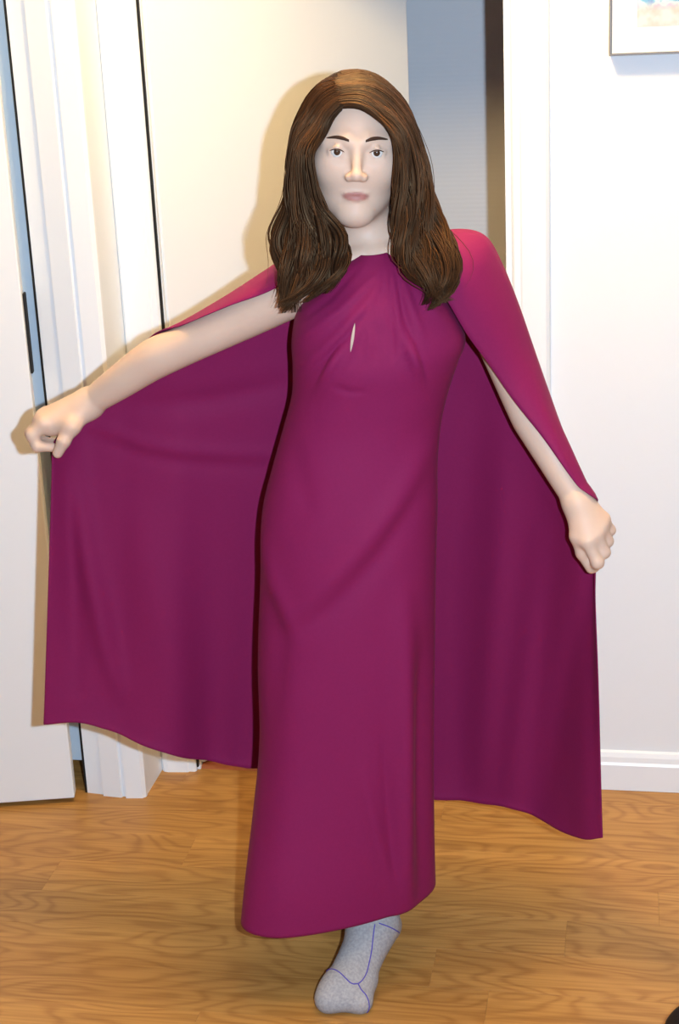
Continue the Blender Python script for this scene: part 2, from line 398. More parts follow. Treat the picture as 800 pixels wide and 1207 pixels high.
def sdf_mesh(prims, vox):
    lo = np.min([p['bc'] - p['br'] for p in prims], 0) - .02
    hi = np.max([p['bc'] + p['br'] for p in prims], 0) + .02
    B = 8
    n = (np.ceil((hi - lo) / (vox * B)).astype(int)) * B
    vol = np.empty(n, np.float32); nb = n // B
    bi = np.stack(np.meshgrid(*[np.arange(q) for q in nb], indexing='ij'), -1).reshape(-1, 3)
    ctr = lo + (bi * B + (B - 1) / 2) * vox
    cv = sdf_chunks(ctr, prims, .12)
    vol[:] = np.repeat(np.repeat(np.repeat(cv.reshape(nb), B, 0), B, 1), B, 2)
    act = bi[np.abs(cv) < vox * B * .9 + .012]
    offs = np.stack(np.meshgrid(*[np.arange(B)] * 3, indexing='ij'), -1).reshape(-1, 3)
    idx = (act[:, None, :] * B + offs[None]).reshape(-1, 3)
    vals = sdf_chunks(lo + idx * vox, prims)
    vol[idx[:, 0], idx[:, 1], idx[:, 2]] = vals
    s = vol < 0
    cnt = np.zeros(np.array(vol.shape) - 1, np.uint8)
    for a in (0, 1):
        for b_ in (0, 1):
            for c in (0, 1):
                cnt += s[a:s.shape[0] - 1 + a, b_:s.shape[1] - 1 + b_, c:s.shape[2] - 1 + c]
    cells = np.argwhere((cnt > 0) & (cnt < 8))
    vid = np.full(cnt.shape, -1, np.int32); vid[cells[:, 0], cells[:, 1], cells[:, 2]] = np.arange(len(cells))
    acc = np.zeros((len(cells), 3)); num = np.zeros(len(cells))
    cor = [(a, b_, c) for a in (0, 1) for b_ in (0, 1) for c in (0, 1)]
    g = lambda c: vol[cells[:, 0] + c[0], cells[:, 1] + c[1], cells[:, 2] + c[2]]
    for i, ca in enumerate(cor):
        for cb in cor[i + 1:]:
            if sum(abs(x - y_) for x, y_ in zip(ca, cb)) != 1: continue
            va, vb = g(ca), g(cb); mk = (va < 0) != (vb < 0)
            tt = np.where(mk, va / np.where(mk, va - vb, 1), 0)[:, None]
            acc += np.where(mk[:, None], np.array(ca) + tt * (np.array(cb) - np.array(ca)), 0); num += mk
    V = lo + (cells + acc / num[:, None]) * vox
    faces = []
    for ax in range(3):
        a1, a2 = (ax + 1) % 3, (ax + 2) % 3
        sl0 = [slice(1, -1)] * 3; sl1 = [slice(1, -1)] * 3
        sl0[ax] = slice(0, -1); sl1[ax] = slice(1, None)
        A, Bv = s[tuple(sl0)], s[tuple(sl1)]
        e_ = np.argwhere(A != Bv); sg = A[e_[:, 0], e_[:, 1], e_[:, 2]]
        base = e_ + 1; base[:, ax] -= 1
        def vv(o1, o2):
            q = base.copy(); q[:, a1] += o1; q[:, a2] += o2; return vid[q[:, 0], q[:, 1], q[:, 2]]
        quad = np.stack([vv(-1, -1), vv(0, -1), vv(0, 0), vv(-1, 0)], 1)
        quad[~sg] = quad[~sg][:, ::-1]; faces.append(quad)
    Fq = np.concatenate(faces); Fq = Fq[(Fq >= 0).all(1)]
    for _ in range(2):
        V = V - sdf_grad(V, prims) * np.clip(sdf_chunks(V, prims), -vox, vox)[:, None]
    return V, Fq
def fast_mesh(name, V, Fq, material, parent=None):
    me = bpy.data.meshes.new(name)
    me.vertices.add(len(V)); me.vertices.foreach_set('co', np.ascontiguousarray(V, np.float32).ravel())
    k = Fq.shape[1]
    me.loops.add(Fq.size); me.loops.foreach_set('vertex_index', np.ascontiguousarray(Fq, np.int32).ravel())
    me.polygons.add(len(Fq)); me.polygons.foreach_set('loop_start', np.arange(0, Fq.size, k, dtype=np.int32))
    me.update(calc_edges=True); me.polygons.foreach_set('use_smooth', np.ones(len(Fq), bool)); me.validate()
    me.materials.append(material)
    o = bpy.data.objects.new(name, me); COL.objects.link(o)
    if parent is not None: o.parent = parent
    return o
def limb(pts, radii, n=44):
    q = catmull(np.c_[np.array(pts), radii], n)
    return [prim_rc(q[i, :3], q[i + 1, :3], q[i, 3], q[i + 1, 3], .004) for i in range(n - 1)]
def chain(pts, radii, k=.012):
    return [prim_rc(pts[i], pts[i + 1], radii[i], radii[i + 1], k) for i in range(len(pts) - 1)]

# ------------------------------------------------------------------ the person
# head frame: x to picture right, y toward the viewer, z up
tilt = math.radians(4.0)
hx = np.array([math.cos(tilt), 0, -math.sin(tilt)]); hz = np.array([math.sin(tilt), 0, math.cos(tilt)]); hy = np.array([0, -1.0, 0])
hp = math.radians(4); hy2 = hy * math.cos(hp) - hz * math.sin(hp); hz2 = hz * math.cos(hp) + hy * math.sin(hp)
HR = np.stack([hx, hy2, hz2], 1); HC = S(419, 172, 2.655)
HF = (HR, HC)
head = [prim_el((0, -.012, .030), (.073, .092, .080), .02, frame=HF),
        prim_el((0, .030, -.030), (.060, .058, .082), .03, frame=HF),
        prim_rc((-.046, .005, -.052), (-.012, .062, -.094), .022, .016, .03, frame=HF),
        prim_rc((.046, .005, -.052), (.012, .062, -.094), .022, .016, .03, frame=HF),
        prim_el((0, .068, -.096), (.019, .017, .015), .02, frame=HF),
        prim_el((-.038, .055, -.022), (.026, .027, .028), .025, frame=HF),
        prim_el((.038, .055, -.022), (.026, .027, .028), .025, frame=HF),
        prim_el((-.031, .099, .004), (.017, .014, .012), .014, 's', frame=HF),
        prim_el((.031, .099, .004), (.017, .014, .012), .014, 's', frame=HF),
        prim_rc((-.046, .066, .018), (-.016, .081, .022), .008, .008, .016, frame=HF),
        prim_rc((.046, .066, .018), (.016, .081, .022), .008, .008, .016, frame=HF),
        prim_rc((0, .084, .014), (0, .101, -.028), .0060, .0075, .012, frame=HF),
        prim_el((0, .0995, -.031), (.0085, .0085, .0072), .008, frame=HF),
        prim_el((-.0115, .094, -.034), (.0065, .009, .0065), .006, frame=HF),
        prim_el((.0115, .094, -.034), (.0065, .009, .0065), .006, frame=HF),
        prim_el((0, .0810, -.0607), (.0195, .0078, .0042), .006, frame=HF),
        prim_el((0, .0800, -.0692), (.0165, .0085, .0050), .006, frame=HF),
        prim_rc((-.030, .0885, -.0650), (.030, .0885, -.0650), .0012, .0012, .003, 's', frame=HF),
        # upper lids
        prim_rc((-.0435, .0790, .0048), (-.031, .0870, .0112), .0026, .0034, .004, frame=HF),
        prim_rc((-.031, .0870, .0112), (-.0190, .0830, .0045), .0034, .0026, .004, frame=HF),
        prim_rc((.0435, .0790, .0048), (.031, .0870, .0112), .0026, .0034, .004, frame=HF),
        prim_rc((.031, .0870, .0112), (.0190, .0830, .0045), .0034, .0026, .004, frame=HF),
        prim_rc((-.041, .0795, -.0010), (-.021, .0830, -.0018), .0024, .0024, .005, frame=HF),
        prim_rc((.041, .0795, -.0010), (.021, .0830, -.0018), .0024, .0024, .005, frame=HF),
        ]
ears = [prim_el((s_ * .074, -.008, -.008), (.008, .017, .029), .01, frame=HF) for s_ in (-1, 1)]
nb = S(441, 306, 2.675)
body = list(head) + ears
body += [prim_rc(HC + HR @ np.array([0, -.022, -.055]), nb, .047, .047, .03)]
shL, shR = S(362, 334, 2.665), S(548, 318, 2.665)
chest = S(446, 400, 2.67)
body += [prim_rc(nb, S(392, 322, 2.668), .040, .042, .04), prim_rc(S(392, 322, 2.668), shL, .040, .040, .03),
         prim_rc(nb, S(505, 312, 2.668), .040, .042, .04), prim_rc(S(505, 312, 2.668), shR, .042, .042, .03),
         prim_el(chest, (.122, .078, .13), .05),
         prim_el(S(440, 340, 2.668), (.10, .058, .06), .04),
         prim_rc(S(440, 440, 2.67), S(428, 520, 2.67), .09, .078, .05),
         prim_el(S(420, 600, 2.67), (.125, .085, .10), .06)]
# collarbones
body += [prim_rc(S(428, 300, 2.622), S(380, 312, 2.628), .007, .007, .02), prim_rc(S(452, 298, 2.622), S(505, 306, 2.628), .007, .007, .02)]
# arms
armL = [shL, S(296, 370, 2.69), S(215, 408, 2.715), S(180, 424, 2.73), S(140, 451, 2.752), S(104, 476, 2.775)]
body += limb(armL, [.043, .036, .033, .0335, .0285, .0215])
armR = [shR, S(583, 395, 2.66), S(618, 478, 2.645), S(634, 506, 2.632), S(660, 553, 2.605), S(681, 592, 2.585)]
body += limb(armR, [.043, .035, .031, .0315, .0265, .021])
# hand at picture left: index nearest the viewer, thumb pressing from below
def finger(pts, r):
    return chain(pts, r, .006)
wl = armL[-1]
for (kx, ky, kd, dx, dy) in ((52, 499, 2.752, 0, 0), (49, 495, 2.771, -1, -2), (51, 491, 2.790, 1, -4), (56, 488, 2.807, 5, -5)):
    K = S(kx, ky, kd)
    body += [prim_rc(wl, K, .0185, .0125, .018)]
    body += finger([K, S(38 + dx, 513 + dy, kd - .002), S(44 + dx, 526 + dy, kd - .003), S(61 + dx, 527 + dy, kd + .003)], [.0122, .0108, .0098, .0086])
body += [prim_rc(wl, S(84, 502, 2.745), .0175, .0150, .018)] + [prim_rc(S(84, 502, 2.745), S(60, 506, 2.760), .014, .012, .014)] + finger([S(84, 502, 2.745), S(75, 520, 2.736), S(68, 534, 2.737)], [.0150, .0115, .0092])
# hand at picture right
wr = armR[-1]
for (k0, k1, k2, k3, rk) in (((692, 638, 2.552), (704, 663, 2.546), (700, 667, 2.566), (692, 659, 2.572), .0115),
                         ((702, 630, 2.556), (712, 651, 2.556), (706, 657, 2.576), (698, 650, 2.582), .0108),
                         ((708, 620, 2.565), (716, 638, 2.570), (710, 645, 2.588), (702, 640, 2.592), .0102),
                         ((711, 611, 2.577), (719, 625, 2.584), (713, 632, 2.598), (706, 628, 2.600), .0095)):
    K = S(*k0); body += [prim_rc(wr, K, .018, rk + .001, .016)]
    body += finger([K, S(*k1), S(*k2), S(*k3)], [rk, rk - .001, rk - .0022, rk - .003])
body += [prim_rc(wr, S(680, 632, 2.565), .018, .0125, .016)] + finger([S(680, 632, 2.565), S(686, 652, 2.566), S(696, 670, 2.566)], [.0125, .0105, .0085])
# legs
hipF, hipB = S(455, 640, 2.68), S(375, 640, 2.68)
ankF = SZ(440, 1088, .085)
body += chain([hipF, S(440, 850, 2.665), ankF + np.array([.010, .045, .13]), ankF + np.array([.004, .010, .02])], [.078, .05, .045, .035], .03)
ankB = np.array([hipB[0] + .01, 2.835, .085])
body += chain([hipB, np.array([hipB[0], 2.66, .47]), ankB + np.array([0, -.01, .18]), ankB], [.078, .05, .046, .036], .03)
finish(body); finish(head)

M_skin = mat('skin', srgb(219, 189, 168), .5, .3, noise=(14, .5, srgb(215, 179, 157)), sss=.12, bump=(420, .04, .0006))
nt = M_skin.node_tree; b = nt.nodes['Principled BSDF']
# lips: tinted by a mesh attribute
at_ = nt.nodes.new('ShaderNodeAttribute'); at_.attribute_name = 'lip'
mx = nt.nodes.new('ShaderNodeMix'); mx.data_type = 'RGBA'; mx.inputs[7].default_value = srgb(178, 120, 110)
src = b.inputs['Base Color'].links[0].from_socket
nt.links.new(src, mx.inputs[6]); nt.links.new(at_.outputs['Fac'], mx.inputs[0]); nt.links.new(mx.outputs[2], b.inputs['Base Color'])
V, Fq = sdf_mesh(body, .0032)
W0 = loc2w(V)
origin = loc2w(np.array([0.0, 2.62, 0.0]))
person = fast_mesh('person', W0 - origin, Fq, M_skin)
person.location = origin
lipP = (V - HC) @ HR
lx, lz = lipP[:, 0], lipP[:, 2]
lm = np.clip((1.15 - np.sqrt((lx / .0205)**2 + ((lz + .0650) / .0074)**2)) / .3, 0, 1) * (lipP[:, 1] > .06)
at2 = person.data.attributes.new('lip', 'FLOAT', 'POINT'); at2.data.foreach_set('value', lm.astype(np.float32))
tag(person, 'person in a magenta caped gown spreading the cape open with both hands', 'person')
def pw(P): return loc2w(np.asarray(P)) - origin      # local -> coordinates under the person

# eyes, brows
M_eye = mat('eye_white', srgb(232, 228, 222), .15, .5); M_iris = mat('iris_brown', srgb(74, 52, 38), .15, .5); M_brow = mat('brow_hair', srgb(70, 48, 36), .7, .2)
for s_ in (-1, 1):
    c = HC + HR @ np.array([s_ * .031, .0772, .0042])
    bm = bmesh.new(); bmesh.ops.create_uvsphere(bm, u_segments=20, v_segments=14, radius=.0112, matrix=Matrix.Translation(Vector(pw(c))))
    eye = bm_obj('eye', bm, M_eye, person, True)
    c2 = HC + HR @ np.array([s_ * .031, .0772 + .0060, .0042])
    bm = bmesh.new(); bmesh.ops.create_uvsphere(bm, u_segments=16, v_segments=10, radius=.0066, matrix=Matrix.Translation(Vector(pw(c2))))
    bm_obj('iris', bm, M_iris, eye, True)
    lash = catmull([HC + HR @ np.array(q) for q in ((s_ * .0430, .0815, .0052), (s_ * .037, .0886, .0080), (s_ * .031, .0908, .0092), (s_ * .025, .0890, .0075), (s_ * .0195, .0858, .0040))], 14)
    vs, fs = [], []
    for i, p_ in enumerate(lash):
        for j in range(5):
            a_ = j * 2 * math.pi / 5; r_ = .0011 * math.sin(math.pi * (i + 1) / 15) ** .5; vs.append(p_ + HR @ np.array([0, r_ * math.cos(a_), r_ * math.sin(a_)]))
    for i in range(13):
        for j in range(5): fs.append((i * 5 + j, i * 5 + (j + 1) % 5, i * 5 + 5 + (j + 1) % 5, i * 5 + 5 + j))
    mesh_obj('eyelash', pw(np.array(vs)), fs, M_brow, eye)
    # brow: arched flat tube on the brow ridge
    ctrl = [(s_ * .013, .09, .0225), (s_ * .024, .09, .0265), (s_ * .036, .085, .0275), (s_ * .047, .073, .0225)]
    path = catmull([HC + HR @ np.array(q) for q in ctrl], 16)
    for _ in range(4): path = path - sdf_grad(path, head) * (sdf_chunks(path, head) - .0003)[:, None]
    vs, fs = [], []
    for i, p_ in enumerate(path):
        r_ = .0034 * math.sin(math.pi * min(1, (i + 2.5) / 18)) ** .6
        for j in range(6):
            a_ = j * math.pi / 3; vs.append(p_ + HR @ np.array([0, .35 * r_ * math.cos(a_), r_ * math.sin(a_)]))
    for i in range(15):
        for j in range(6): fs.append((i * 6 + j, i * 6 + (j + 1) % 6, i * 6 + 6 + (j + 1) % 6, i * 6 + 6 + j))
    mesh_obj('eyebrow', pw(np.array(vs)), fs, M_brow, person)

# ------------------------------------------------------------------ dress
def fabric(name, col, col2):
    mt = mat(name, col, .7, .14, noise=(260, .35, col2), sheen=.03)
    nt = mt.node_tree; b = nt.nodes['Principled BSDF']; tc = nt.nodes['Texture Coordinate']
    n = nt.nodes.new('ShaderNodeTexNoise'); n.inputs['Scale'].default_value = 900; nt.links.new(tc.outputs['Object'], n.inputs['Vector'])
    n2 = nt.nodes.new('ShaderNodeTexNoise'); n2.inputs['Scale'].default_value = 16; n2.inputs['Detail'].default_value = 2; nt.links.new(tc.outputs['Object'], n2.inputs['Vector'])
    b1 = nt.nodes.new('ShaderNodeBump'); b1.inputs['Strength'].default_value = .1; b1.inputs['Distance'].default_value = .0005; nt.links.new(n.outputs['Fac'], b1.inputs['Height'])
    b2 = nt.nodes.new('ShaderNodeBump'); b2.inputs['Strength'].default_value = .12; b2.inputs['Distance'].default_value = .008; nt.links.new(n2.outputs['Fac'], b2.inputs['Height'])
    nt.links.new(b1.outputs[0], b2.inputs['Normal']); nt.links.new(b2.outputs[0], b.inputs['Normal'])
    return mt
M_dress = fabric('magenta_crepe', srgb(133, 28, 81), srgb(125, 25, 75))
M_cape = fabric('magenta_cape_crepe', srgb(133, 28, 81), srgb(125, 25, 75))

rows = [ # L px,py, R px,py, dL, dR, front depth, back depth, exponent
 (416, 297, 462, 292, 2.662, 2.662, .060, .055, 2.2),
 (398, 312, 480, 308, 2.655, 2.655, .072, .058, 2.5),
 (376, 338, 505, 333, 2.650, 2.650, .088, .070, 2.9),
 (353, 362, 528, 358, 2.652, 2.652, .103, .085, 2.9),
 (345, 398, 546, 394, 2.655, 2.655, .114, .095, 2.6),
 (346, 430, 538, 422, 2.655, 2.655, .117, .095, 2.4),
 (345, 465, 527, 457, 2.655, 2.655, .108, .090, 2.3),
 (335, 505, 518, 497, 2.655, 2.655, .101, .088, 2.2),
 (322, 552, 514, 543, 2.655, 2.655, .104, .095, 2.2),
 (310, 605, 514, 596, 2.655, 2.655, .110, .108, 2.2),
 (308, 680, 512, 670, 2.655, 2.655, .112, .115, 2.2),
 (305, 780, 511, 770, 2.650, 2.655, .112, .115, 2.2),
 (307, 870, 510, 860, 2.640, 2.658, .110, .118, 2.2),
 (300, 950, 510, 935, 2.620, 2.660, .106, .125, 2.2),
 (290, 1035, 511, 1000, 2.585, 2.666, .100, .165, 2.2),
 (285, 1085, 512, 1038, 2.570, 2.670, .096, .190, 2.2)]
ctrl = []
for (lx_, ly_, rx_, ry_, dl, drr, bf, bb, ne) in rows:
    ctrl.append(np.concatenate([S(lx_, ly_, dl), S(rx_, ry_, drr), [bf, bb, ne]]))
NR, NC = 200, 192
rr = catmull(np.array(ctrl), NR)
th = np.linspace(0, 2 * math.pi, NC, endpoint=False)
DV = np.zeros((NR, NC, 3)); NRM = np.zeros((NR, NC, 3))
for i in range(NR):
    Lp, Rp, bf, bb, ne = rr[i, :3], rr[i, 3:6], rr[i, 6], rr[i, 7], rr[i, 8]
    c = (Lp + Rp) / 2; A = (Rp - Lp) / 2
    cs, sn = np.cos(th), np.sin(th)
    ex = np.sign(cs) * np.abs(cs) ** (2 / ne); ey = np.sign(sn) * np.abs(sn) ** (2 / ne)
    DV[i] = c + ex[:, None] * A + np.stack([0 * th, -np.where(ey > 0, bf * ey, bb * ey), 0 * th], 1)
    NRM[i] = np.stack([cs, -sn, 0 * th], 1)
# creases: polylines in picture directions at about the cloth's own distance, (amp, width)
def crease(pts, amp, w, d=2.56):
    global DV
    P = np.array([S(x, y_, d) for x, y_ in pts])[:, [0, 2]]
    Q = DV[:, :, [0, 2]].reshape(-1, 2); best = np.full(len(Q), 9.0); tpar = np.zeros(len(Q))
    ln = len(P) - 1
    for i in range(ln):
        ba = P[i + 1] - P[i]; h = np.clip((Q - P[i]) @ ba / (ba @ ba), 0, 1)
        dd = np.linalg.norm(Q - P[i] - h[:, None] * ba, axis=1)
        mk = dd < best; best[mk] = dd[mk]; tpar[mk] = ((i + h) / ln)[mk]
    fall = np.sin(np.clip(tpar, 0, 1) * math.pi * .96 + .06) ** .6
    g = amp * np.exp(-(best / w) ** 2) * fall
    g = g.reshape(NR, NC) * np.clip(np.sin(th) * 3, 0, 1)[None]
    DV = DV + NRM * g[..., None]
crease([(508, 525), (460, 600), (400, 670), (335, 735)], .010, .022)
crease([(495, 580), (450, 650), (390, 715), (350, 745)], -.006, .020)
crease([(309, 640), (325, 700), (345, 745)], .007, .016)
crease([(318, 700), (330, 760), (322, 860)], -.006, .020)
crease([(474, 700), (476, 850), (477, 1000), (478, 1090)], .019, .020)
crease([(500, 760), (500, 900), (498, 1060)], -.015, .017)
crease([(425, 900), (445, 990), (470, 1085)], .007, .012)
crease([(450, 860), (458, 950), (466, 1030)], -.005, .010)
crease([(350, 800), (340, 950), (330, 1100)], .008, .04)
crease([(345, 520), (360, 600), (330, 640)], -.004, .02)
# bodice: soft bust, pleats falling from the neck, diagonal drape
crease([(388, 425), (398, 430)], .012, .040); crease([(478, 418), (490, 414)], .014, .038)
for a_, b_, am, w_ in (((452, 318), (350, 405), .0045, .007), ((455, 330), (352, 440), .005, .008), ((440, 345), (380, 470), .004, .008), ((425, 318), (350, 385), -.004, .006), ((448, 345), (365, 440), -.004, .006),
                      ((448, 322), (432, 420), .0045, .006), ((456, 325), (452, 425), .0045, .006), ((463, 325), (470, 415), .0045, .0065), ((470, 322), (497, 395), .0045, .007), ((476, 320), (520, 378), .004, .007),
                      ((452, 325), (442, 425), -.004, .005), ((460, 325), (461, 420), -.004, .005), ((467, 323), (484, 405), -.004, .006), ((392, 452), (430, 458), -.003, .006)):
    crease([a_, ((a_[0] + b_[0]) / 2, (a_[1] + b_[1]) / 2 + 4), b_], am, w_)
def grid_faces(nr, nc, wrap):
    f = []
    for i in range(nr - 1):
        for j in range(nc if wrap else nc - 1):
            j2 = (j + 1) % nc; f.append((i * nc + j, (i + 1) * nc + j, (i + 1) * nc + j2, i * nc + j2))
    return np.array(f)
dress = fast_mesh('dress', pw(DV.reshape(-1, 3)), grid_faces(NR, NC, True), M_dress, person)
so = dress.modifiers.new('cloth', 'SOLIDIFY'); so.thickness = .002; so.offset = -1
def dress_front(px, py):
    """nearest front vertex of the dress in that direction"""
    best = None
    Q = loc2w(DV.reshape(-1, 3)) - CAM
    zz = Q @ c_f; u = 400 + F_PX * (Q @ c_r) / zz; v = 603.5 - F_PX * (Q @ c_u) / zz
    dd = (u - px)**2 + (v - py)**2; dd[np.tile(np.sin(th) < .2, NR)] = 1e9
    return DV.reshape(-1, 3)[np.argmin(dd)]
# keyhole slit showing skin
a_, b_ = (418, 381), (413, 415)
vs, fs = [], []
kd_ = np.array([min(dress_front(a_[0] + (b_[0] - a_[0]) * i / 12 + o_, a_[1] + (b_[1] - a_[1]) * i / 12)[1] for o_ in (-5, 0, 5)) for i in range(13)])
kd_ = np.array([kd_[max(0, i - 3):i + 4].min() for i in range(13)]); kd_ = np.convolve(np.pad(kd_, 2, mode='edge'), np.ones(5) / 5, 'valid') - .002
for i in range(13):
    t_ = i / 12; px, py = a_[0] + (b_[0] - a_[0]) * t_, a_[1] + (b_[1] - a_[1]) * t_
    dd = kd_[i]; w_ = 1.7 * math.sin(math.pi * t_) ** .7 + .1
    vs += [S(px - w_, py, dd), S(px + w_, py, dd), S(px + w_, py, dd + .006), S(px - w_, py, dd + .006)]
for i in range(12):
    for j in range(4): fs.append((i * 4 + j, i * 4 + (j + 1) % 4, i * 4 + 4 + (j + 1) % 4, i * 4 + 4 + j))
M_slit = mat('slit_skin', srgb(205, 180, 165), .5, .3)
kh = mesh_obj('keyhole', pw(np.array(vs)), fs, M_slit, dress); kh['label'] = 'narrow keyhole slit showing pale skin'

# ------------------------------------------------------------------ cape
NU, NV, NFR = 90, 110, 10
def resample(pts, n):
    q = catmull(pts, n * 3); s = np.r_[0, np.cumsum(np.linalg.norm(np.diff(q, axis=0), axis=1))]
    t = np.linspace(0, s[-1], n); return np.stack([np.interp(t, s, q[:, k]) for k in range(q.shape[1])], 1)
def side(E, Fd, Hm, sgn, seed):
    """front edge E, fold line F and hem H, each from the neck to the hand"""
    E3 = catmull([S(*p) for p in E], NU); F3 = catmull([S(*p) for p in Fd], NU); H3 = catmull([S(*p) for p in Hm], NU)
    flap = []
    for j in range(NFR):
        s = j / NFR
        P = E3 + (F3 - E3) * s
        P[:, 1] = E3[:, 1] + (F3[:, 1] - E3[:, 1]) * s ** 2.2
        flap.append(P)
    sheet = []
    u = np.linspace(0, 1, NU)
    for i in range(NV):
        v = i / (NV - 1)
        P = F3 + (H3 - F3) * v
        behind = (.055 * (1 - u) ** .5 * (1 - u ** 6) + .012) * (1 - math.exp(-v * 14)) * (1 - v) ** .5
        P[:, 1] += behind
        # soft folds hanging from the shoulder, growing to the hem
        ph = u * 5.5 * math.pi + seed
        P[:, 1] += .006 * v ** 1.3 * np.sin(ph) * np.sin(math.pi * np.clip(u * 1.05, 0, 1)) ** .5 + .0018 * v * np.sin(ph * 2.3 + 1.3)
        sheet.append(P)
    return flap, sheet, (E3, F3, H3)
EL = [(404, 298, 2.640), (376, 314, 2.612), (345, 330, 2.620), (310, 347, 2.640), (272, 360, 2.655), (235, 375, 2.670), (205, 388, 2.705), (172, 408, 2.755), (140, 432, 2.778), (98, 472, 2.795), (62, 528, 2.760)]
FL = [(425, 284, 2.700), (385, 286, 2.705), (345, 297, 2.708), (310, 319, 2.715), (272, 344, 2.725), (232, 368, 2.735), (200, 386, 2.745), (165, 406, 2.765), (135, 430, 2.785), (96, 470, 2.800), (60, 526, 2.764)]
HL = [(408, 915, 2.880), (350, 910, 2.875), (305, 906, 2.865), (282, 905, 2.855), (258, 902, 2.84), (232, 897, 2.82), (200, 889, 2.79), (165, 878, 2.785), (130, 864, 2.785), (95, 853, 2.785), (50, 855, 2.785)]
ER = [(470, 293, 2.640), (485, 306, 2.605), (503, 328, 2.595), (524, 354, 2.590), (549, 396, 2.595), (577, 434, 2.603), (604, 473, 2.603), (640, 518, 2.588), (670, 560, 2.570), (692, 590, 2.574), (703, 624, 2.618), (700, 661, 2.602)]
FR = [(452, 282, 2.700), (500, 274, 2.700), (545, 268, 2.690), (574, 277, 2.680), (593, 310, 2.675), (611, 355, 2.672), (627, 402, 2.668), (645, 455, 2.660), (665, 512, 2.645), (689, 577, 2.618), (703, 625, 2.621), (701, 662, 2.604)]
HRm = [(412, 915, 2.880), (450, 928, 2.878), (485, 938, 2.87), (515, 945, 2.86), (545, 947, 2.85), (570, 948, 2.84), (593, 951, 2.82), (617, 959, 2.80), (642, 971, 2.77), (666, 983, 2.73), (690, 989, 2.69), (711, 989, 2.655)]
capeV, capeF = [], []
for (E, Fd, Hm, sgn, seed) in ((EL, FL, HL, -1, .4), (ER, FR, HRm, 1, 2.1)):
    flap, sheet, (E3, F3, H3) = side(E, Fd, Hm, sgn, seed)
    G = np.array(flap + sheet)                          # rows x NU x 3
    # explicit tension folds
    def cape_crease(pts, amp, w, d):
        P = np.array([S(x, y_, d) for x, y_ in pts])[:, [0, 2]]
        Q = G[NFR:, :, [0, 2]].reshape(-1, 2); best = np.full(len(Q), 9.0); tp = np.zeros(len(Q))
        for i in range(len(P) - 1):
            ba = P[i + 1] - P[i]; h = np.clip((Q - P[i]) @ ba / (ba @ ba), 0, 1); dd = np.linalg.norm(Q - P[i] - h[:, None] * ba, axis=1)
            mk = dd < best; best[mk] = dd[mk]; tp[mk] = ((i + h) / (len(P) - 1))[mk]
        G[NFR:, :, 1] += (amp * np.exp(-(best / w) ** 2) * np.sin(np.clip(tp, 0, 1) * math.pi * .94 + .1) ** .5).reshape(G.shape[0] - NFR, NU)
    if sgn < 0:
        cape_crease([(85, 522), (160, 545), (240, 557), (345, 562)], -.006, .012, 2.68)
        cape_crease([(85, 535), (160, 560), (240, 572), (345, 576)], .004, .014, 2.68)
        cape_crease([(66, 560), (85, 680), (112, 800), (128, 860)], -.016, .020, 2.64)
        cape_crease([(62, 560), (66, 700), (72, 860)], .010, .018, 2.62)
        cape_crease([(150, 500), (250, 490), (345, 470)], .008, .02, 2.68)
        cape_crease([(150, 620), (190, 760), (215, 890)], -.010, .05, 2.70)
    else:
        cape_crease([(690, 690), (672, 820), (655, 970)], .014, .022, 2.68)
        cape_crease([(698, 700), (694, 850), (690, 985)], -.010, .020, 2.66)
        cape_crease([(600, 520), (590, 720), (575, 945)], -.014, .030, 2.72)
        cape_crease([(560, 470), (540, 700), (535, 940)], .012, .030, 2.75)
        cape_crease([(640, 620), (625, 800), (612, 955)], -.010, .022, 2.72)
    base = sum(len(x) for x in capeV)
    capeV.append(G.reshape(-1, 3))
    f = grid_faces(G.shape[0], NU, False) + base
    if sgn > 0: f = f[:, ::-1]
    capeF.append(f)
CV = np.concatenate(capeV); CF = np.concatenate(capeF)
# keep the cape clear of the body
dist = sdf_chunks(CV, body); mk = dist < .004
for _ in range(3):
    g = sdf_grad(CV[mk], body); CV[mk] += g * np.clip(.004 - sdf_chunks(CV[mk], body), 0, .02)[:, None]
# join the two halves along the back
cape = fast_mesh('cape', pw(CV), CF, M_cape, person)
bm = bmesh.new(); bm.from_mesh(cape.data)
n0 = (NFR + NV) * NU
bm.verts.ensure_lookup_table()
for i in range(NFR, NFR + NV - 1):
    a0, a1 = i * NU, (i + 1) * NU
    try: bm.faces.new([bm.verts[a0], bm.verts[n0 + a0], bm.verts[n0 + a1], bm.verts[a1]]).smooth = True
    except ValueError: pass
bmesh.ops.recalc_face_normals(bm, faces=bm.faces)
bm.to_mesh(cape.data); bm.free()
sm = cape.modifiers.new('relax', 'SMOOTH'); sm.iterations = 3; sm.factor = .5
so = cape.modifiers.new('cloth', 'SOLIDIFY'); so.thickness = .0018; so.offset = 0
cape['label'] = 'floor-length magenta cape draped over the arms and held out'

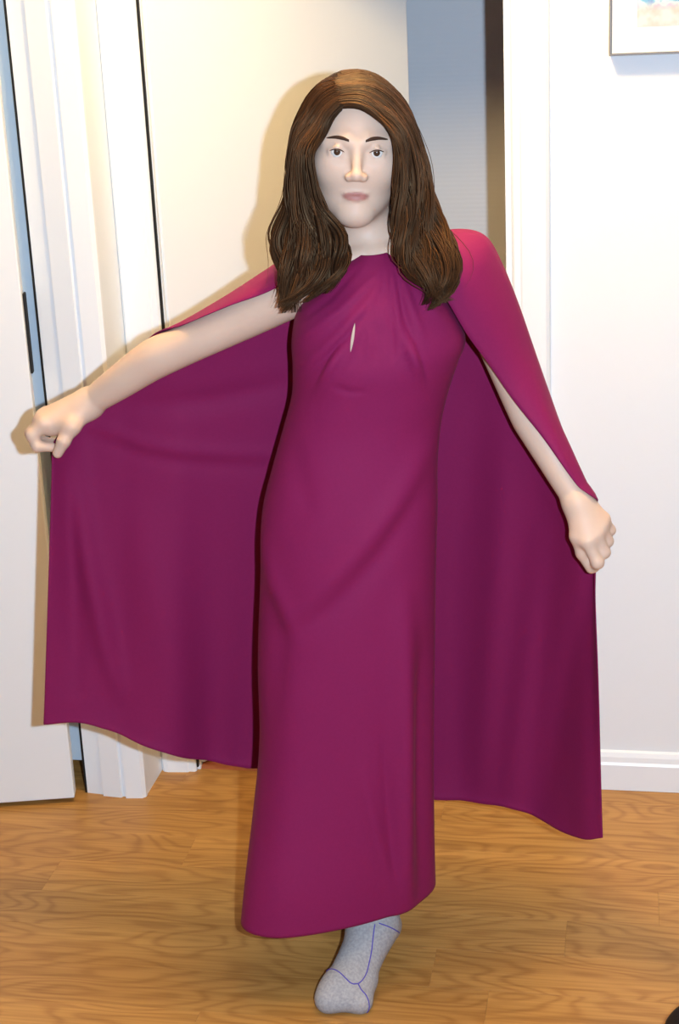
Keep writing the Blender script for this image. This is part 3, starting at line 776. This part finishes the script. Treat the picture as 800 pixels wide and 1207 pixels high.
# ------------------------------------------------------------------ socks
M_sock = mat('grey_sock_knit', srgb(178, 175, 176), .9, .1, noise=(220, .8, srgb(152, 150, 153)), bump=(700, .5, .0015))
M_seam = mat('purple_seam_thread', srgb(96, 82, 176), .8, .1)
def foot_prims(ank, heel, ballL, ballR, toeL, toeR, shin):
    p = [prim_rc(shin, ank, .037, .036, .02), prim_rc(ank, heel, .036, .030, .03),
         prim_rc(ank, ballL, .036, .023, .03), prim_rc(ank, ballR, .036, .021, .03), prim_rc(heel, (ballL + ballR) / 2, .028, .022, .03),
         prim_rc(ballL, ballR, .022, .020, .02), prim_rc(ballL, toeL, .022, .0165, .018), prim_rc(ballR, toeR, .020, .0145, .018), prim_rc(toeL, toeR, .0165, .0145, .035)]
    return finish(p)
shin = ankF + np.array([.008, .040, .10])
heel = ankF + np.array([.018, .055, -.040])
foot = foot_prims(ankF, heel, SZ(397, 1162, .030), SZ(427, 1156, .027), SZ(387, 1178, .0175), SZ(424, 1180, .0155), shin)
V, Fq = sdf_mesh(foot, .0025)
sock = fast_mesh('sock', pw(V), Fq, M_sock, person); sock['label'] = 'grey sock with thin purple seams'
def seam(pts, r=.0011):
    P = catmull([S(*p) for p in pts], 30)
    for _ in range(6): P = P - sdf_grad(P, foot) * (sdf_chunks(P, foot) - .0002)[:, None]
    vs, fs = [], []
    for i, p_ in enumerate(P):
        t_ = P[min(i + 1, 29)] - P[max(i - 1, 0)]; t_ = t_ / np.linalg.norm(t_)
        n_ = sdf_grad(p_[None], foot)[0]; s_ = np.cross(t_, n_)
        for j in range(6): a_ = j * math.pi / 3; vs.append(p_ + r * (math.cos(a_) * n_ + math.sin(a_) * s_))
    for i in range(29):
        for j in range(6): fs.append((i * 6 + j, i * 6 + (j + 1) % 6, i * 6 + 6 + (j + 1) % 6, i * 6 + 6 + j))
    mesh_obj('seam', pw(np.array(vs)), fs, M_seam, sock)
seam([(389, 1150, 2.52), (403, 1158, 2.50), (421, 1164, 2.49)])
seam([(443, 1088, 2.56), (438, 1120, 2.54), (432, 1145, 2.51), (421, 1164, 2.49)])
seam([(421, 1164, 2.49), (425, 1175, 2.475), (427, 1186, 2.47)])
seam([(447, 1088, 2.57), (455, 1093, 2.59), (463, 1097, 2.62)])
ft = lambda x, y_, z: np.array([ankB[0] + x, ankB[1] + y_, z])
foot2 = foot_prims(ankB, ft(0, .035, .032), ft(-.02, -.055, .027), ft(.02, -.05, .024), ft(-.02, -.085, .0175), ft(.018, -.075, .0155), ankB + np.array([0, -.006, .10]))
V, Fq = sdf_mesh(foot2, .004)
fast_mesh('sock', pw(V), Fq, M_sock, person)['label'] = 'grey sock of the hind foot'

# ------------------------------------------------------------------ hair
M_hair = bpy.data.materials.new('brown_hair'); M_hair.use_nodes = True
nt = M_hair.node_tree; b = nt.nodes['Principled BSDF']; at_ = nt.nodes.new('ShaderNodeAttribute'); at_.attribute_name = 'tone'
cr = nt.nodes.new('ShaderNodeValToRGB'); e = cr.color_ramp.elements
e[0].color = srgb(30, 18, 12); e[1].color = srgb(104, 62, 32)
q = e.new(.55); q.color = srgb(58, 35, 21)
nt.links.new(at_.outputs['Fac'], cr.inputs[0]); nt.links.new(cr.outputs[0], b.inputs['Base Color'])
b.inputs['Roughness'].default_value = .42; b.inputs['Specular IOR Level'].default_value = .38
b.inputs['Specular Tint'].default_value = (1, .66, .36, 1)
GL = [[(396, 121, 2.56), (380, 131, 2.555), (368, 152, 2.555), (364, 185, 2.558), (370, 220, 2.562), (386, 255, 2.560), (404, 285, 2.555), (404, 315, 2.545), (384, 338, 2.54)],
      [(396, 114, 2.57), (373, 122, 2.565), (359, 150, 2.568), (355, 190, 2.570), (359, 230, 2.570), (372, 270, 2.560), (384, 305, 2.550), (377, 336, 2.543), (358, 350, 2.54)],
      [(397, 106, 2.58), (369, 113, 2.58), (353, 145, 2.59), (349, 190, 2.595), (348, 235, 2.590), (355, 280, 2.575), (360, 315, 2.560), (352, 342, 2.552), (338, 355, 2.55)],
      [(398, 98, 2.60), (371, 104, 2.61), (352, 135, 2.62), (345, 180, 2.625), (342, 225, 2.620), (337, 262, 2.605), (333, 295, 2.585), (336, 325, 2.570), (336, 350, 2.56)],
      [(399, 90, 2.64), (377, 97, 2.66), (355, 130, 2.67), (348, 180, 2.675), (345, 225, 2.668), (338, 262, 2.65), (332, 292, 2.62), (334, 325, 2.59), (345, 350, 2.57)],
      [(401, 86, 2.68), (388, 93, 2.72), (370, 130, 2.745), (366, 180, 2.75), (376, 225, 2.735), (390, 258, 2.722), (398, 284, 2.718), (402, 306, 2.716), (404, 325, 2.715)]]
GR = [[(398, 119, 2.56), (425, 119, 2.555), (450, 135, 2.552), (467, 165, 2.555), (471, 195, 2.560), (470, 225, 2.562), (469, 258, 2.560), (472, 290, 2.553), (487, 318, 2.545), (506, 340, 2.542)],
      [(398, 112, 2.57), (430, 110, 2.565), (460, 134, 2.565), (477, 170, 2.570), (481, 205, 2.572), (480, 238, 2.570), (479, 272, 2.562), (486, 305, 2.553), (499, 330, 2.548), (517, 347, 2.548)],
      [(398, 105, 2.58), (435, 102, 2.58), (468, 130, 2.59), (485, 172, 2.595), (491, 210, 2.595), (490, 246, 2.588), (493, 282, 2.575), (505, 312, 2.560), (517, 336, 2.552), (512, 348, 2.55)],
      [(399, 98, 2.60), (438, 95, 2.61), (473, 125, 2.62), (490, 170, 2.625), (500, 215, 2.625), (508, 250, 2.610), (518, 282, 2.590), (529, 308, 2.572), (532, 335, 2.560), (518, 346, 2.555)],
      [(400, 90, 2.64), (438, 89, 2.66), (475, 120, 2.67), (491, 168, 2.675), (502, 214, 2.668), (512, 252, 2.648), (522, 284, 2.62), (533, 310, 2.59), (535, 332, 2.57), (524, 345, 2.56)],
      [(402, 86, 2.68), (438, 87, 2.72), (465, 118, 2.745), (472, 168, 2.75), (465, 214, 2.735), (458, 250, 2.722), (454, 276, 2.718), (454, 296, 2.716), (456, 312, 2.715), (458, 326, 2.715)]]
NS = 30
hv, hf, ht = [], [], []
hbase = 0
skull = finish([prim_el((0, -.012, .030), (.073, .092, .080), .02, frame=HF), prim_el((0, .030, -.030), (.060, .058, .082), .03, frame=HF), prim_el((0, -.03, -.06), (.055, .06, .06), .03, frame=HF)])
strands = []
def add_locks(G, nlock, per, amp, seed):
    K = np.array([resample(np.array([S(*p) for p in g]), NS) for g in G])
    t = np.linspace(0, 1, NS); ng = len(G) - 1
    for c in range(nlock):
        u0 = np.clip((c + RNG.uniform(.2, .8)) / nlock, 0, .9999)
        deep = RNG.uniform(0, 1)                                     # 0 outer layer, 1 inner layer
        ph = u0 * 7 + RNG.normal() * .7 + seed; fr = RNG.uniform(.85, 1.2); ct = RNG.uniform(-.22, .22)
        ln = RNG.uniform(.93, 1.07) if u0 < .8 else 1.0
        R0 = RNG.uniform(.008, .0125)
        R = np.interp(t, [0, .12, .35, .62, .85, 1], [.0045, .006, .0085, 1.0 * R0, .85 * R0, .18 * R0])
        am = amp * np.clip((t - .30) / .5, 0, 1) ** 1.2 * RNG.uniform(.7, 1.25)
        drift = RNG.normal() * .006
        def centre(uo):
            uu = np.clip(u0 + uo, 0, .9999) * ng; i = uu.astype(int); f = (uu - i)[:, None]
            tl = t * ln * (NS - 1); k_ = np.clip(tl.astype(int), 0, NS - 2); kf = (tl - k_)[:, None]
            return (K[i, k_] * (1 - kf) + K[i, k_ + 1] * kf) * (1 - f) + (K[i + 1, k_] * (1 - kf) + K[i + 1, k_ + 1] * kf) * f
        a = t * 17 * fr + ph
        W = np.stack([am * np.sin(a) + drift * t, am * .75 * np.cos(a) + (deep - .65) * .012 * t, am * .15 * np.sin(a + 1)], 1)
        P = centre(0 * t) + W
        strands.append((P, R * .62, .006 * (1 - deep) + .002, np.clip(.10 + ct * .3, 0, 1)))
        for _ in range(per):
            rho, phi = math.sqrt(RNG.uniform(.25, 1.0)), RNG.uniform(0, 6.28)
            tw = phi + t * RNG.uniform(-1.2, 2.4)
            stray = RNG.normal() * .003 * t ** 1.5
            Q = centre(RNG.uniform(-.5, .5) / nlock * np.clip(1 - t * 1.6, 0, 1)) + W
            Q[:, 0] += R * rho * np.cos(tw) * np.clip(t * 4, .2, 1) + stray + RNG.normal() * .0035 * np.clip(1 - t * 6, 0, 1)
            Q[:, 1] += R * rho * np.sin(tw) * np.clip(t * 4, .2, 1) + stray * .5
            l2 = 1 + RNG.normal() * .02
            strands.append((Q, .00105 * RNG.uniform(.75, 1.25) * np.ones(NS), RNG.uniform(.004, .016), np.clip(.40 + ct + RNG.normal() * .14, 0, 1)))
        if c % 2 == 0:                                               # a loose hair or two
            for _ in range(2):
                sx0, sy0, p0 = RNG.normal() * .010, RNG.normal() * .008, RNG.uniform(0, 6)
                Q = centre(0 * t) + W; Q[:, 0] += sx0 * t + .006 * t * np.sin(t * 14 + p0); Q[:, 1] += sy0 * t
                strands.append((Q, .0005 * np.ones(NS), .014, .5))
add_locks(GL, 46, 30, .0105, .3)
add_locks(GR, 46, 30, .0115, 2.0)
allP = np.array([s[0] for s in strands]); lay = np.array([s[2] for s in strands])
flat = allP.reshape(-1, 3); tt = np.tile(np.linspace(0, 1, NS), len(strands)); ly = np.repeat(lay, NS)
for _ in range(3):
    dsk = sdf_chunks(flat, skull)
    close = np.clip(1 - (tt - .12) / .16, 0, 1)                 # near the parting the hair lies on the skull
    target = .004 + ly
    mv = np.where(dsk < .003 + ly * .4, .003 + ly * .4 - dsk, (target - dsk) * close * (dsk > target))
    need = np.abs(mv) > 1e-5
    flat[need] += sdf_grad(flat[need], skull) * mv[need][:, None]
allP = flat.reshape(allP.shape)
# smooth along each strand
for _ in range(2): allP[:, 1:-1] = .25 * allP[:, :-2] + .5 * allP[:, 1:-1] + .25 * allP[:, 2:]
NSD = 5
tg = np.gradient(allP, axis=1); tg /= np.linalg.norm(tg, axis=2, keepdims=True) + 1e-9
ref = np.array([.15, 1.0, .1]); sx_ = np.cross(tg, ref); sx_ /= np.linalg.norm(sx_, axis=2, keepdims=True) + 1e-9
sy_ = np.cross(tg, sx_)
t = np.linspace(0, 1, NS); prof = np.clip((1.02 - t) / .15, .15, 1)
rad = np.array([s[1] for s in strands]) * prof[None]
ang = np.arange(NSD) * 2 * math.pi / NSD
HVt = allP[:, :, None, :] + rad[:, :, None, None] * (np.cos(ang)[None, None, :, None] * sx_[:, :, None] + np.sin(ang)[None, None, :, None] * sy_[:, :, None])
one = grid_faces(NS, NSD, True)
HF_ = (one[None] + (np.arange(len(strands)) * NS * NSD)[:, None, None]).reshape(-1, 4)
hair = fast_mesh('hair', pw(HVt.reshape(-1, 3)), HF_, M_hair, person)
tone = np.repeat(np.array([s[3] for s in strands]), NS * NSD)
a2 = hair.data.attributes.new('tone', 'FLOAT', 'POINT'); a2.data.foreach_set('value', tone.astype(np.float32))
hair['label'] = 'long wavy brown hair parted near the middle'

# ------------------------------------------------------------------ black bag at the lower right corner
M_bag = mat('black_nylon', srgb(20, 20, 22), .55, .4, bump=(60, .3, .004))
bc = SZ(858, 1222, .06)
bag = bpy.data.objects.new('black_bag', None); COL.objects.link(bag); bag.location = loc2w(np.array([bc[0], bc[1], 0]))
tag(bag, 'black bag with a strap loop lying on the floor in the corner of the view', 'bag')
bp_ = finish([prim_el((0, 0, .055), (.10, .075, .055), .02), prim_el((-.05, .02, .045), (.05, .05, .045), .03), prim_el((.05, -.02, .06), (.07, .06, .055), .03), prim_rc((-.08, -.03, .02), (.08, -.05, .02), .02, .02, .02)])
V, Fq = sdf_mesh(bp_, .005)
V[:, 2] = np.maximum(V[:, 2], .001)
V += .003 * np.sin(V[:, [1, 2, 0]] * 90)
V[:, 2] = np.maximum(V[:, 2], .001)
fast_mesh('bag_body', loc2w(V), Fq, M_bag, bag)
path = catmull([(-.03, .03, .085), (-.045, .05, .11), (-.03, .075, .12), (.01, .08, .11), (.04, .05, .085)], 30)
vs, fs = [], []
for i, p_ in enumerate(path):
    t_ = path[min(i + 1, 29)] - path[max(i - 1, 0)]; t_ /= np.linalg.norm(t_); n_ = np.cross(t_, (0, 0, 1.0)); n_ /= np.linalg.norm(n_); q_ = np.cross(t_, n_)
    for (a, c) in ((-.011, -.0015), (.011, -.0015), (.011, .0015), (-.011, .0015)): vs.append(p_ + n_ * c + q_ * a)
for i in range(29):
    for j in range(4): fs.append((i * 4 + j, i * 4 + (j + 1) % 4, i * 4 + 4 + (j + 1) % 4, i * 4 + 4 + j))
mesh_obj('strap', loc2w(np.array(vs)), fs, M_bag, bag)
